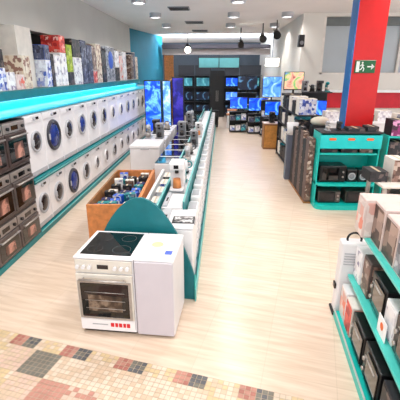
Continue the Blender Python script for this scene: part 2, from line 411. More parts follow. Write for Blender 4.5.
# goods on the upper shelf
def pack(name, label, cat, x0, x1, y0, y1, z0, h, key, side=None, face='x', group=None, feat=None):
    """carton with printed front panel and a lid flap seam"""
    t = thing(name, label, cat, ((x0+x1)/2, (y0+y1)/2, z0+.001), 0, group)
    dx, dy = (x1-x0)/2, (y1-y0)/2
    sm = side or offwhite
    b = MB().box(-dx, dx, -dy, dy, 0, h, sm, .004); b.build('carton', t)
    if face == 'x': p = MB().box(dx, dx+.003, -dy*.985, dy*.985, h*.02, h*.98, PR[key])
    else: p = MB().box(-dx*.985, dx*.985, -dy-.003, -dy, h*.02, h*.98, PR[key])
    if face == 'x': p.box(-dx*.985, dx*.985, -dy-.003, -dy, h*.02, h*.98, PR[key])
    p.build('printed_panel', t)
    q = MB().box(-dx*.16, dx*.16, -dy*1.0, dy*1.0, h, h+.0015, mat('packing_tape', (.78, .70, .58), .4)); q.build('tape', t)
    if feat:
        r = min(dy, h/2)*.55
        MB().cyl((dx+.003, 0, h*.62), (dx+.006, 0, h*.62), r, feat, 24).build('round_mark', t)
    return t
G = 'goods on the upper shelf of the left wall'
cblue = mat('circle_blue', (.1, .35, .8), .4)
dk = mat('dark_card', (.12, .12, .14), .6)
SHZ = 2.24
glt_ = 0
items = [  # y0, y1, z offset, h, key, side, x0, x1, words
 (5.2, 5.62, 0, .42, 'blue', None, 'white carton with blue print at the left edge'),
 (5.66, 5.95, 0, .34, 'blue', None, 'small white carton with violet blue print left of the pilaster'),
 (5.66, 5.95, .345, .26, 'dark', dk, 'black topped carton stacked on the small white and blue carton'),
 (5.98, 6.22, 0, .28, 'white', None, 'low white carton just left of the pilaster'),
 (6.25, 6.52, 0, .24, 'pink', None, 'low pinkish carton in front of the white pilaster'),
 (6.54, 6.8, 0, .55, 'beige', offwhite, 'pale cream carton standing just left of the white pilaster'),
 (7.43, 7.66, 0, .5, 'blue', None, 'white and blue carton just right of the pilaster'),
 (7.43, 7.66, .505, .26, 'navy', cblue, 'bright blue box on the white and blue carton'),
 (7.68, 7.82, 0, .62, 'dark', dk, 'dark carton between the blue and the white cartons'),
 (7.84, 8.14, 0, .60, 'white', None, 'tall white carton under a red one, left of the pair'),
 (8.17, 8.50, 0, .66, 'white', None, 'tall white carton under a red one, right of the pair'),
 (8.20, 8.50, .665, .33, 'red', mat('red_card', (.80, .25, .22), .6), 'coral red box standing on a tall white carton'),
 (8.55, 8.86, .28, .56, 'lime', mat('lime_card', (.62, .70, .1), .6), 'lime green carton on a low dark one'),
 (8.55, 8.86, 0, .275, 'dark', dk, 'low dark carton under the lime green one'),
 (8.90, 9.45, 0, .60, 'white', None, 'wide white carton with a black box on top'),
 (8.92, 9.43, .605, .38, 'dark', dk, 'black box on the wide white carton'),
 (9.50, 9.86, 0, 1.0, 'navy', mat('navy_grey_card', (.25, .27, .38), .6), 'tall navy grey carton, left of two'),
 (9.90, 10.28, 0, .92, 'navy', mat('navy_grey_card', (.25, .27, .38), .6), 'tall navy grey carton, right of two'),
 (10.32, 10.62, 0, .30, 'red', None, 'small red and white carton beside the navy ones'),
 (10.32, 10.62, .305, .6, 'brown', None, 'brownish carton on the small red and white one'),
 (10.66, 11.1, 0, 1.0, 'beige', offwhite, 'tall cream carton in the middle of the shelf'),
 (11.15, 11.55, 0, .85, 'dark', dk, 'dark blue black carton right of the tall cream one'),
 (11.62, 12.55, 0, 1.0, 'grey', white2, 'large white carton with a blue round mark'),
 (12.60, 13.1, 0, .42, 'dark', None, 'low dark print carton right of the blue round mark'),
 (12.60, 13.1, .425, .5, 'white', None, 'white carton on the low dark print carton'),
 (13.15, 13.6, 0, .8, 'pink', None, 'pinkish carton left of the far pilaster'),
 (13.64, 14.15, 0, .95, 'white', None, 'white carton touching the far pilaster'),
 (14.95, 15.3, 0, .9, 'brown', None, 'brown and white carton just past the far pilaster'),
 (15.34, 15.7, 0, 1.0, 'navy', None, 'bluish grey carton second last on the shelf'),
 (15.74, 16.15, 0, .85, 'beige', None, 'cream carton at the far end of the shelf'),
]
for (y0, y1, dz, h, key, side, words) in items:
    d = .32+.06*((int(y0*10)) % 3)
    pack('boxed_appliance', words+' on the upper left shelf' if len(words.split()) < 12 else words, 'carton', -3.25-d, -3.25, y0, y1, SHZ+dz, h, key, side, 'x', G,
         cblue if 'round mark' in words and 'large' in words else None)
# ------------------------------------------------------------------ front cooker and slim dishwasher
RZ = math.radians(-4.2)
ck = thing('cooker', 'white freestanding cooker with black glass hob and oven window in front of the island', 'cooker', (-1.055, 3.135, 0), RZ)
wv = .29
b = MB().box(-wv, wv, 0, .6, .03, .84, white, .008); b.box(-wv+.02, wv-.02, .03, .58, 0, .03, black); b.build('body', ck)
h_ = MB().box(-wv-.004, wv+.004, -.012, .61, .84, .862, white, .006).build('hob_frame', ck)
gl = MB().box(-wv+.04, wv-.035, .05, .565, .862, .867, blackglass, .002)
for (x, y, r) in ((-.14, .17, .075), (.13, .17, .09), (-.14, .43, .09), (.13, .43, .075)):
    gl.torus((x, y, .867), r, .0018, mat('hob_ring', (.32, .3, .3), .4), 'z', 32, 5)
gl.build('glass_hob', h_)
p = MB().box(-wv+.01, wv-.01, -.015, 0, .70, .835, mat('cream_panel', (.86, .83, .79), .4), .004); p.build('control_panel', ck)
MB().box(-.06, .05, -.019, -.015, .745, .79, dglass, .002).build('clock_display', p_ := ck.children[-1])
for x in (-.25, -.19, -.13, .12, .18, .24):
    MB().cyl((x, -.015, .765), (x, -.045, .765), .018, white2, 14).build('knob', p_)
d = MB().box(-wv+.01, wv-.01, -.03, 0, .19, .69, mat('cream_panel', (.86, .83, .79), .4), .006).build('oven_door', ck)
wn_ = MB().box(-wv+.05, wv-.05, -.036, -.03, .22, .60, blackglass, .008); wn_.build('door_window', d)
fr_ = MB()
for (a0, a1, b0, b1) in ((-wv+.025, -wv+.05, .2, .62), (wv-.05, wv-.025, .2, .62), (-wv+.05, wv-.05, .2, .22), (-wv+.05, wv-.05, .6, .62)): fr_.box(a0, a1, -.038, -.03, b0, b1, steel)
fr_.build('window_frame', d)
rk_ = MB()
for z in (.32, .41, .50):
    rk_.cyl((-.2, -.039, z), (.2, -.039, z), .003, steel, 6)
rk_.box(-.17, .17, -.039, -.0365, .29, .47, ramp_mat('roast_picture', [(.35, (.1, .08, .07)), (.5, (.3, .23, .18)), (.62, (.55, .47, .4)), (.72, (.2, .15, .12))], 9, .3))
rk_.build('oven_racks', d)
hd = MB().cyl((-.23, -.07, .645), (.23, -.07, .645), .013, steel, 12)
for x in (-.2, .2): hd.cyl((x, -.03, .645), (x, -.07, .645), .009, steel, 8)
hd.build('door_handle', d)
dr = MB().box(-wv+.01, wv-.01, -.02, 0, .05, .18, white, .005).build('storage_drawer', ck)
lg = MB(); redl = mat('red_lettering', (.85, .1, .14), .5, var=.02)
x = .03
for wl in (.045, .038, .045, .036, .045):      # red word mark, too blurred to read
    lg.box(x, x+wl*.75, -.0225, -.0205, .10, .145, redl, .002); x += wl
lg.box(-.16, .0, -.0225, -.0205, .115, .127, lgrey); lg.build('red_word_mark', dr)

dw = thing('slim_appliance', 'narrow plain white appliance standing right of the cooker', 'appliance', (-.570, 3.0993, 0), RZ)
MB().box(-.19, .19, 0, .6, .03, .845, white2, .008).build('body', dw)
MB().box(-.17, .17, .04, .58, 0, .03, black).build('plinth', dw)
MB().box(-.192, .192, -.006, .605, .845, .865, white, .006).build('top_cover', dw)
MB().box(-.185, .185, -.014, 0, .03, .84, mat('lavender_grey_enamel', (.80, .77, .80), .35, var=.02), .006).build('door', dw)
MB().cyl((-.03, .33, .865), (-.03, .33, .8665), .06, mat('beige_sticker', (.85, .78, .62), .6), 20).build('round_sticker', dw)
MB().box(.08, .15, .12, .20, .865, .8665, mat('blue_sticker', (.3, .4, .85), .5)).build('square_sticker', dw)

# ------------------------------------------------------------------ island
ir = math.radians(-.75)
isl = thing('island_display_plinth', 'long low teal edged display island running down the middle of the shop', 'display plinth', (-.22, 3.75, 0), ir)
q = MB().box(-.55, 0, .15, 3.1, 0, .07, teal, .006); q.box(-1.0, 0, 3.1, 14.2, 0, .07, teal, .006); q.build('plinth', isl)
MB().box(0, .015, -.02, 14.2, 0, .16, mat('aqua_trim', (.35, .72, .70), .3), .003).build('edge_trim', isl)
dv = thing('divider_panel', 'long teal divider between the black hob cookers and the island washers', 'divider', (-.22, 3.75, 0), ir)
MB().box(-.53, -.51, .45, 14.2, .072, .93, teal, .003).build('panel', dv); MB().box(-.534, -.506, .45, 14.2, .931, .94, glt0, .002).build('top_trim', dv)
# arched teal end panel
pts = [(-.56, 0), (.60, 0), (.60, .30), (.575, .40), (.53, .53), (.475, .68), (.42, .80), (.365, .90), (.31, .985), (.25, 1.07), (.18, 1.145), (.11, 1.195), (.03, 1.225),
       (-.05, 1.222), (-.12, 1.195), (-.19, 1.145), (-.26, 1.08), (-.33, .99), (-.39, .90), (-.44, .80), (-.485, .68), (-.52, .53), (-.545, .36)]
ar = thing('arched_end_panel', 'deep teal panel with a rounded top behind the cooker', 'panel', (-.825, 3.825, 0), math.radians(-5))
MB().prism(pts, 0, .035, mat('deep_teal_end', (.0, .43, .46), .5, var=.1)).build('panel', ar)
MB().box(.602, .612, -.003, .04, 0, .31, bteal, .002).build('edge_strip', ar)

# slim top loaders along the aisle (fronts face +x)
def topload():
    b = MB().box(-.42, 0, -.3, .3, .0, .76, white, .01)
    l = MB().box(-.42, .004, -.3, .3, .765, .79, white2, .008)
    pn = MB().box(-.40, -.30, -.27, .27, .79, .81, lgrey, .006); pn.box(-.36, -.33, -.1, .05, .81, .812, dglass)
    hn = MB().box(-.04, .012, -.08, .08, .74, .764, lgrey, .004)
    k = MB().box(0, .004, -.29, .29, .01, .07, lgrey)
    return [('body', b.mesh('body'), []), ('lid', l.mesh('lid'), [('lid_handle', hn.mesh('lid_handle'))]), ('control_panel', pn.mesh('control_panel'), []), ('kick_plate', k.mesh('kick_plate'), [])]
TL = topload()
def ipt(x, y): # island local -> world
    c_, s_ = math.cos(ir), math.sin(ir); return (-.22+c_*x-s_*y, 3.75+s_*x+c_*y)
for i in range(20):
    x, y = ipt(-.03 if i == 0 else -.215, .42+.66*i)
    t = inst(TL, 'top_loading_washer', 'slim white top-loading washer on the island, %s from the arched panel' % ORD[i], 'washing machine',
         (x, y, .0715), ir, 'top-loading washers along the island')
    if i: t.scale = (.66, 1, 1)
dv = thing('divider_panel', 'long thin teal divider between the island washers and the panel heaters', 'divider', (-.22, 3.75, 0), ir)
MB().box(-.209, -.191, .80, 14.2, .072, .93, teal, .003).build('panel', dv); MB().box(-.213, -.187, .80, 14.2, .931, .94, glt0, .002).build('top_trim', dv)
def heater():
    b = MB().box(-.07, .07, -.2, .2, .0, .70, white, .02, 2)
    g = MB()
    for k in range(6): g.box(.07, .073, -.16, .16, .12+k*.08, .15+k*.08, lgrey)
    p = MB().box(-.05, .05, -.14, .14, .70, .708, lgrey, .002)
    return [('body', b.mesh('body'), []), ('grille', g.mesh('grille'), []), ('top_panel', p.mesh('top_panel'), [])]
HT = heater()
for i in range(22):
    x, y = ipt(-.10, 1.12+.6*i)
    inst(HT, 'panel_heater', 'small white panel heater on the aisle edge of the island, %s from the front' % ORD[i], 'heater', (x, y, .0715), ir, 'panel heaters along the island edge')
x, y = ipt(-.155, .36)
cdp = thing('picture_card', 'black and white picture card lying on the first top-loading washer', 'card', (x, y, .863), ir)
MB().box(-.13, .13, -.11, .11, 0, .004, black).build('backing', cdp)
MB().box(-.11, .11, -.09, .09, .004, .006, ramp_mat('card_picture', [(.38, (.1, .1, .12)), (.5, (.5, .48, .48)), (.6, (.9, .9, .9)), (.7, (.2, .2, .2))], 12, .5)).build('picture', cdp)

# inner row: cookers with black hobs
def cooker_small():
    b = MB().box(-.225, .225, -.3, .3, 0, .80, white, .008)
    t = MB().box(-.215, .215, -.28, .28, .80, .812, blackglass, .003)
    d = MB().box(-.232, -.225, -.27, .27, .12, .62, dglass, .004)
    h = MB().cyl((-.26, -.22, .66), (-.26, .22, .66), .01, steel, 8); h.box(-.26, -.225, -.2, -.18, .65, .67, steel); h.box(-.26, -.225, .18, .2, .65, .67, steel)
    return [('body', b.mesh('body'), []), ('glass_hob', t.mesh('glass_hob'), []), ('oven_door', d.mesh('oven_door'), [('door_handle', h.mesh('door_handle'))])]
CS = cooker_small()
for i in range(15):
    x, y = ipt(-.765, 3.45+.68*i)
    inst(CS, 'cooker', 'white cooker with black glass hob on the island, %s from the front' % ORD[i], 'cooker', (x, y, .0715), ir, 'cookers on the inner side of the island')

# small appliances standing on the island
def kettle(body, lid):
    b = MB().cyl((0, 0, .03), (0, 0, .22), .085, body, 20, .06); b.cyl((0, 0, 0), (0, 0, .03), .09, black, 20)
    h = MB().torus((.085, 0, .14), .055, .011, lid, 'y', 18, 6)
    sp = MB().cyl((-.06, 0, .16), (-.11, 0, .21), .022, body, 10, .012)
    l = MB().ball((0, 0, .22), .058, lid, (1, 1, .4), 14)
    return [('jug', b.mesh('jug'), []), ('handle', h.mesh('handle'), []), ('spout', sp.mesh('spout'), []), ('lid', l.mesh('lid'), [])]
def coffee(body, acc):
    b = MB().box(-.09, .09, .0, .15, 0, .36, body, .015, 2); b.box(-.09, .09, -.14, .0, 0, .03, body, .006); b.box(-.09, .09, -.13, .0, .27, .36, body, .012)
    j = MB().cyl((0, -.065, .035), (0, -.065, .15), .055, acc, 16, .045)
    n = MB().cyl((0, -.065, .22), (0, -.065, .27), .025, black, 12)
    d = MB().box(-.03, .03, -.134, -.13, .29, .335, dglass)
    return [('housing', b.mesh('housing'), []), ('jug', j.mesh('jug'), []), ('spout', n.mesh('spout'), []), ('display', d.mesh('display'), [])]
def mixer(body):
    b = MB().box(-.08, .08, -.15, .13, 0, .03, body, .01); b.box(-.045, .045, .05, .12, .03, .24, body, .012); b.ball((0, -.01, .27), .07, body, (.8, 2.2, .8), 14)
    w_ = MB().cyl((0, -.07, .03), (0, -.07, .14), .05, steel, 18, .085)
    k = MB().cyl((0, -.07, .14), (0, -.07, .23), .014, steel, 8)
    return [('stand', b.mesh('stand'), []), ('bowl', w_.mesh('bowl'), []), ('whisk', k.mesh('whisk'), [])]
KIND = {'kettle_white': ('kettle', kettle(white2, teal), 'white kettle with teal lid'), 'kettle_black': ('kettle', kettle(black, grey), 'black kettle'),
        'kettle_steel': ('kettle', kettle(steel, black), 'steel kettle'), 'coffee_white': ('coffee_machine', coffee(white2, orange), 'white coffee machine'),
        'coffee_grey': ('coffee_machine', coffee(grey, dglass), 'grey coffee machine'), 'coffee_black': ('coffee_machine', coffee(black, dglass), 'black coffee machine'),
        'mixer_grey': ('stand_mixer', mixer(lgrey), 'grey stand mixer'), 'mixer_teal': ('stand_mixer', mixer(teal), 'teal stand mixer')}
def small(kind, x, y, z, rz, label, cat=None, scale=1):
    n, parts, w_ = KIND[kind]
    t = inst(parts, n, label, n.replace('_', ' '), (x, y, z), rz); t.scale = (scale,)*3
    return t
aplace = [('coffee_white', -.36, 1.55, 'white coffee machine with orange jug on the island, nearest of the small machines', 1.15),
          ('mixer_teal', -.30, 1.95, 'teal stand mixer just behind the white coffee machine on the island', .6),
          ('kettle_white', -.36, 2.5, 'white kettle with teal lid behind the white coffee machine on the island', 1),
          ('mixer_grey', -.36, 3.2, 'light grey stand mixer on the island behind the white kettle', 1),
          ('kettle_steel', -.40, 4.1, 'steel kettle standing alone midway down the island', 1),
          ('coffee_grey', -.36, 5.0, 'grey coffee machine on the aisle side midway down the island', 1),
          ('coffee_white', -.34, 6.4, 'white coffee machine far down the aisle side of the island', 1),
          ('mixer_grey', -.36, 7.7, 'light grey stand mixer far down the aisle side of the island', 1)]
for k, lx, ly, lb, s_ in aplace:
    x, y = ipt(lx, ly); small(k, x, y, .885, ir, lb, scale=s_)
for i, (k, ly, lb) in enumerate([('coffee_grey', 6.3, 'grey coffee machine nearest on the black hobs of the island'),
        ('kettle_black', 7.4, 'black kettle on the hobs of the island'), ('coffee_grey', 8.6, 'grey coffee machine far back on the black hobs'), ('mixer_grey', 9.8, 'grey stand mixer farthest back on the black hobs')]):
    x, y = ipt(-.78, ly); small(k, x, y, .885, ir, lb, scale=1.1)

# teal side ledge with packs between the wooden bin and the island
lj = thing('side_ledge', 'narrow teal display ledge between the wooden bin and the island washers', 'ledge')
MB().box(-.955, -.79, 4.3, 6.8, 0, .60, teal, .004).build('ledge_body', lj)
MB().box(-1.0, -.955, 4.3, 6.8, 0, .80, white2, .004).build('white_rail', lj)
for i, (y, k, lb) in enumerate([(5.0, 'blue', 'blue and white pack nearest on the teal ledge'), (5.5, 'white', 'white pack in the middle of the teal ledge'), (5.95, 'blue', 'blue and white pack farther along the teal ledge'), (6.4, 'dark', 'dark pack farthest on the teal ledge')]):
    pack('boxed_accessory', lb, 'carton', -.93, -.81, y, y+.3, .60, .16, k, None, 'y', 'packs on the teal ledge')

# wooden bin with packs
bn = thing('wooden_bin', 'orange wooden bargain bin full of blue and white packs left of the arched panel', 'bin', (-1.42, 4.78, 0), math.radians(2))
X1, X2, YL = -.35, .36, 1.95
MB().box(X1, X2, 0, .035, 0, .80, orange, .004).build('front_board', bn)
MB().box(X1, X2, YL-.035, YL, 0, .80, orange, .004).build('rear_board', bn)
MB().box(X1, X1+.03, .035, YL-.035, 0, .80, brownw, .004).build('side_board', bn)
MB().box(X2-.05, X2, .035, YL-.035, 0, .80, orange, .004).build('side_board', bn)
MB().box(X1+.03, X2-.05, .035, YL-.035, .42, .45, brownw).build('bin_floor', bn)
rr = random.Random(11); n = 0
keys = ['blue', 'dark', 'teal', 'white', 'navy', 'teal', 'dark', 'blue', 'brown']
kw = {'blue': 'blue and white', 'dark': 'black', 'teal': 'teal and white', 'white': 'white', 'navy': 'navy grey', 'brown': 'brown'}
for iy in range(9):
    for ix in range(3):
        yc = 4.95+iy*.198; xc = -1.66+ix*.19; k = keys[(iy*2+ix*5) % 9]; h = .24+.10*rr.random()
        t = pack('boxed_gadget', '%s pack in the wooden bin, %s row from the front, %s column' % (kw[k], ORD[iy], ['left', 'middle', 'right'][ix]), 'pack',
             xc-.07, xc+.07, yc-.05, yc+.05, .45, h, k, {'blue': cblue, 'dark': dk, 'teal': teal, 'navy': navy}.get(k), 'y', 'packs in the wooden bin')
        t.rotation_euler = (0, 0, rr.uniform(-.25, .25))

# white chest and more white goods left of the island
bx = thing('chest_freezer', 'large white chest freezer with grey front beyond the wooden bin', 'freezer', (-1.66, 8.62, 0))
MB().box(-.36, .34, 0, .85, .04, .82, white2, .012).build('body', bx); MB().box(-.37, .35, -.01, .86, .825, .90, white, .02, 2).build('lid', bx)
MB().box(-.1, .1, -.03, -.01, .80, .83, lgrey, .005).build('handle', bx); MB().box(-.33, .31, .03, .82, 0, .04, black).build('base', bx)
def undercounter():
    b = MB().box(-.3, .3, 0, .6, .02, .85, white, .01); d = MB().box(-.29, .29, -.02, 0, .1, .72, white2, .006); h = MB().box(-.2, .2, -.045, -.02, .66, .69, steel, .004)
    p = MB().box(-.29, .29, -.015, 0, .73, .84, lgrey, .004); f_ = MB()
    for sx in (-.25, .25):
        for sy in (.06, .54): f_.cyl((sx, sy, 0), (sx, sy, .02), .02, black, 8)
    return [('body', b.mesh('body'), []), ('door', d.mesh('door'), [('door_handle', h.mesh('door_handle'))]), ('control_panel', p.mesh('control_panel'), []), ('feet', f_.mesh('feet'), [])]
UC = undercounter()
for i in range(4):
    inst(UC, 'undercounter_fridge', 'white undercounter fridge behind the chest freezer, %s in its row' % ORD[i], 'fridge', (-1.62, 9.75+.75*i, 0), 0, 'undercounter fridges behind the chest freezer')
for i, (k, x, y, lb) in enumerate([('coffee_grey', -1.5, 9.95, 'grey coffee machine on the first undercounter fridge'), ('coffee_black', -1.72, 10.8, 'black coffee machine on the second undercounter fridge'),
       ('kettle_steel', -1.5, 11.5, 'steel kettle on the third undercounter fridge'), ('mixer_grey', -1.8, 9.95, 'grey stand mixer on the first undercounter fridge')]):
    small(k, x, y, .851, 0, lb, scale=1.1)

# ------------------------------------------------------------------ televisions and screens
def tv(x, y, z, w_, h, key, label, rz=0, stand=0, group=None):
    """television; z = bottom of panel; stand = height of foot below it"""
    t = thing('television', label, 'television', (x, y, z-stand), rz, group)
    MB().box(-w_/2, w_/2, 0, .05, stand, stand+h, black, .01).build('housing', t)
    MB().box(-w_/2+.02, w_/2-.02, -.004, 0, stand+.03, stand+h-.02, SC[key]).build('screen', t)
    if stand:
        s_ = MB().box(-.03, .03, .01, .04, .01, stand, black); s_.box(-w_*.25, w_*.25, -.1, .14, 0, .012, black, .004); s_.build('stand', t)
    return t
def unit(name, label, cat, x0, x1, y0, y1, zs, mt, h, back=True, sides=True, rz=0):
    t = thing(name, label, cat, (x0, y0, 0), rz)
    w_, d = x1-x0, y1-y0
    for z in zs: MB().box(.02 if sides else 0, w_-(.02 if sides else 0), 0, d-.02, z, z+.03, mt, .003).build('shelf', t)
    if sides:
        for a in (0, w_-.02): MB().box(a, a+.02, 0, d-.02, 0, h, mt, .003).build('side_panel', t)
    if back: MB().box(0, w_, d-.02, d, 0, h, mt).build('back_panel', t)
    return t
# blue display walls at the end of the left shelving
def bwall(x0, x1, y, h, key, label):
    t = thing('illuminated_display', label, 'display', ((x0+x1)/2, y, 0)); w_ = x1-x0
    MB().box(-w_/2, w_/2, 0, .3, 0, .5, dk, .01).build('base', t)
    MB().box(-w_/2, w_/2, 0, .18, .5, h, dk, .01).build('cabinet', t)
    MB().box(-w_/2+.03, w_/2-.03, -.005, 0, .5, h-.04, SC[key]).build('lit_panel', t)
bwall(-2.55, -1.95, 13.6, 2.25, 'blue', 'bright blue lit display standing at the far end of the washing machines')
bwall(-1.93, -1.62, 13.75, 2.25, 'sky', 'narrow pale blue lit display between the bright blue and the navy ones')
bwall(-1.6, -1.18, 13.9, 2.35, 'navy', 'navy lit display right of the bright blue displays')
wood = MB().box(-2.85, -2.35, 21.4, 21.48, 0, 3.36, orange); tag(wood.build('wooden_door_panel'), 'orange wooden panel beside the teal wall under the far beam', 'panel')

# far zone: dark shelving bays with screens
FZ = 23.
bay = [(-2.3, -1.35, 'dim'), (-1.3, -.35, 'dim'), (.45, 1.3, 'sky'), (1.35, 2.6, 'dim')]
bw = ['leftmost', 'second', 'third', 'rightmost']
for i, (a, b_, k) in enumerate(bay):
    t = unit('far_display_shelf', 'dark display shelf at the far end of the shop, %s of the four' % bw[i], 'shelf', a, b_, FZ, FZ+.6, (.05, .8, 1.6, 2.3), dk, 2.9, True, False)
    for j, z in enumerate((.08, .83, 1.63)):
        tv((a+b_)/2, FZ+.15, z+.08, (b_-a)*.82, .5, ['dim', k, 'teal'][j] if i != 2 else ['dim', 'sky', 'blue'][j],
           'screen on the %s shelf, %s of the four far dark displays' % (['bottom', 'middle', 'top'][j], bw[i]), 0, .08, 'screens at the far end')
# glazed transom above the far entrance
gt = thing('glazed_transom', 'pale teal glazed panel hanging under the far beam', 'glazing', (.1, 21.9, 2.75))
MB().box(-1.1, 1.1, 0, .04, 0, .5, mat('teal_glazing', (.30, .52, .52), .25, emit=(.35, .6, .6), es=.25)).build('pane', gt)
fr = MB(); fr.box(-1.14, 1.14, -.02, .06, -.05, 0, dk); fr.box(-1.14, 1.14, -.02, .06, .5, .55, dk)
for x in (-1.12, 0, 1.12): fr.box(x-.02, x+.02, -.02, .06, 0, .62, dk)
fr.build('frame', gt)
dd = thing('entrance_door', 'black double entrance door at the far end of the aisle', 'door', (.02, 22.6, 0))
for s_ in (-1, 1):
    q = MB().box(min(0, s_*.42), max(0, s_*.42), 0, .06, 0, 2.6, black, .005).build('door_leaf', dd)
    MB().box(s_*.05-.01, s_*.05+.01, -.05, 0, .9, 1.5, steel).build('handle', q)

# white low counters in the far middle + orange topped tables
for i, (x, y, w_, lb) in enumerate([(-.9, 18.9, 1.1, 'white low counter beyond the end of the island'), (1.05, 20.2, .9, 'white low counter with orange top right of the far aisle'), (.75, 17.9, .5, 'small orange topped table left of the television stands')]):
    t = thing('low_counter', lb, 'counter', (x, y, 0)); top = orange if 'orange' in lb else white
    MB().box(-w_/2, w_/2, 0, .6, 0, .6, white2, .01).build('body', t); MB().box(-w_/2-.02, w_/2+.02, -.02, .62, .6, .64, top, .006).build('top', t)
bk = thing('waste_bin', 'black waste bin at the far end of the aisle island', 'bin', (-.05, 18.35, 0))
MB().cyl((0, 0, 0), (0, 0, .75), .14, black, 18, .17).build('body', bk); MB().cyl((0, 0, .75), (0, 0, .79), .175, dk, 18).build('rim', bk)

# ceiling things: vents, track spots, hanging lamp, bright sign
for i, (x, y, w_) in enumerate([(-1.14, 12.21, .62), (-.88, 15.49, .68), (-.8, 18.5, .7)]):
    t = thing('ceiling_vent', 'dark slotted vent in the ceiling, %s of three above the island' % ['nearest', 'middle', 'farthest'][i], 'vent', (x, y, H-.03), 0, 'ceiling vents')
    MB().box(-w_/2, w_/2, -.28, .28, 0, .028, grey, .004).build('frame', t)
    s_ = MB()
    for k in range(7): s_.box(-w_/2+.03, w_/2-.03, -.25+k*.075, -.21+k*.075, -.01, 0, black)
    s_.build('slats', t)
def spot(x, y, z, label, rail=True, drop=.0, s_=1.):
    t = thing('track_spotlight', label, 'spotlight', (x, y, z), 0, 'track spotlights over the far beam')
    MB().cyl((0, 0, 0), (0, 0, H-z-.002), .02, black, 8).build('stem', t)
    MB().cyl((0, .12*s_, .0), (0, -.2*s_, -.14*s_), .11*s_, black, 14, .14*s_).build('lamp_head', t)
for i, (x, y, z) in enumerate([(1.0, 17.5, 3.75), (1.75, 15.9, 3.85), (2.15, 15.0, 3.9)]):
    spot(x, y, z, 'black spotlight hanging from the ceiling before the far beam, %s from the left' % ORD[i])
t = thing('hanging_lamp', 'white round lamp with dark cap hanging before the far beam', 'lamp', (-1.45, 19.8, 3.55))
MB().ball((0, 0, 0), .15, lamp_on).build('globe', t); MB().cyl((0, 0, .13), (0, 0, .3), .2, dk, 18, .06).build('cap', t); MB().cyl((0, 0, .3), (0, 0, H-3.552), .012, black, 8).build('cord', t)
t = thing('lit_sign', 'blank bright white lit sign above the far televisions', 'sign', (2.35, 17.2, 2.75))
MB().box(-.3, .3, 0, .08, 0, .33, white2, .01).build('sign_box', t); MB().box(-.28, .28, -.005, 0, .02, .31, lamp_on).build('lit_face', t)
MB().box(-.01, .01, .03, .05, .33, H-2.752, black).build('hanger', t)
t = thing('wall_speaker', 'dark loudspeaker fixed high on the beige wall beyond the column', 'speaker', (2.68, 13.15, 3.28))
MB().box(-.09, .09, -.12, .12, 0, .36, dk, .02, 2).build('cabinet', t); MB().cyl((0, -.12, .12), (0, -.13, .12), .06, grey, 16).build('cone', t); MB().box(.0, .07, .12, .25, .15, .2, black).build('bracket', t)

# televisions at right far
TVG = 'televisions in the far right corner'
for (x, y, z, w_, h, k, lb) in [(.95, 16.6, 1.0, .75, .5, 'blue', 'blue lit television left of the far right group'), (1.75, 16.2, .95, .8, .55, 'blue', 'blue lit television low in the far right group'),
      (2.2, 15.6, 1.55, .75, .8, 'sky', 'pale blue television under the bright sign'), (1.35, 17.2, 1.75, .85, .6, 'dim', 'dark television above the blue ones in the far right group'),
      (2.15, 13.9, 1.02, .8, .5, 'blue', 'blue lit television on the orange cabinet side of the corner'), (2.42, 12.35, 1.98, .62, .55, 'colour', 'colourful television high beside the beige wall')]:
    base = unit('television_stand', 'dark stand under the '+lb.split(' far')[0].replace('left of the', 'on the left of the group') if False else 'dark stand carrying the '+lb, 'stand', x-w_/2, x+w_/2, y, y+.4, (.05, z*.5, z-.13), dk, z-.14, True, False)
    tv(x, y+.12, z, w_, h, k, lb, 0, .1, TVG)
    for lv, zz in enumerate((.08, z*.5+.03)):
        for m_, (kk, kn) in enumerate((('blue', 'blue and white'), ('white', 'white'), ('teal', 'teal')) if (lv+int(x*4)) % 2 else (('navy', 'navy'), ('teal', 'teal'), ('blue', 'blue and white'))):
            xx = x-w_/2+.03+m_*w_*.32
            pack('boxed_gadget', '%s carton, %s shelf of the %s far television stand' % (kn, ['bottom', 'upper'][lv], {.95: 'leftmost', 1.35: 'second', 1.75: 'third', 2.2: 'tall fourth', 2.15: 'nearer wide', 2.42: 'rightmost'}[x]), 'carton', xx, xx+w_*.27, y+.03, y+.3, zz, .2+.04*m_, kk, None, 'y', 'cartons on the television stands')
oc = thing('wooden_cabinet', 'orange brown wooden cabinet beside the right edge of the far aisle', 'cabinet', (1.62, 12.9, 0))
MB().box(0, .55, 0, .5, 0, .85, brownw, .008).build('body', oc); q = MB().box(.03, .52, -.015, 0, .06, .8, mat('honey_wood', (.78, .54, .26), .5, var=.2, scale=12), .004).build('door', oc)
MB().cyl((.46, -.015, .45), (.46, -.04, .45), .012, steel, 10).build('knob', q); MB().box(-.02, .57, -.03, .52, .85, .88, mat('pale_top', (.78, .68, .62), .5), .005).build('top', oc)
small('coffee_black', 1.9, 13.1, .881, 0, 'black coffee machine on the orange brown wooden cabinet')

# dark electronics shelf between cabinet and gondola
es = unit('electronics_shelf', 'dark shelf unit with electronics beyond the turquoise gondola', 'shelf', 1.95, 2.5, 9.3, 12.2, (.05, .55, 1.05, 1.5), dk, 1.53, True, False)
EC = [('blue', 'blue and white'), ('dark', 'black'), ('white', 'white'), ('navy', 'navy'), ('dark', 'black'), ('teal', 'teal')]
for j, z in enumerate((.08, .58, 1.08, 1.53)):
    for i in range(6):
        k, w_ = EC[(i+j*2) % 6]; y0 = 9.34+i*.47
        pack('boxed_gadget', '%s carton on the dark electronics shelf, %s level, %s from the near end' % (w_, ['bottom', 'second', 'third', 'top'][j], ORD[i]), 'carton',
             1.98, 2.40, y0, y0+.38, z, .30+.08*((i+j) % 2), k, dk if k in ('dark', 'navy') else None, 'y', 'cartons on the electronics shelf')
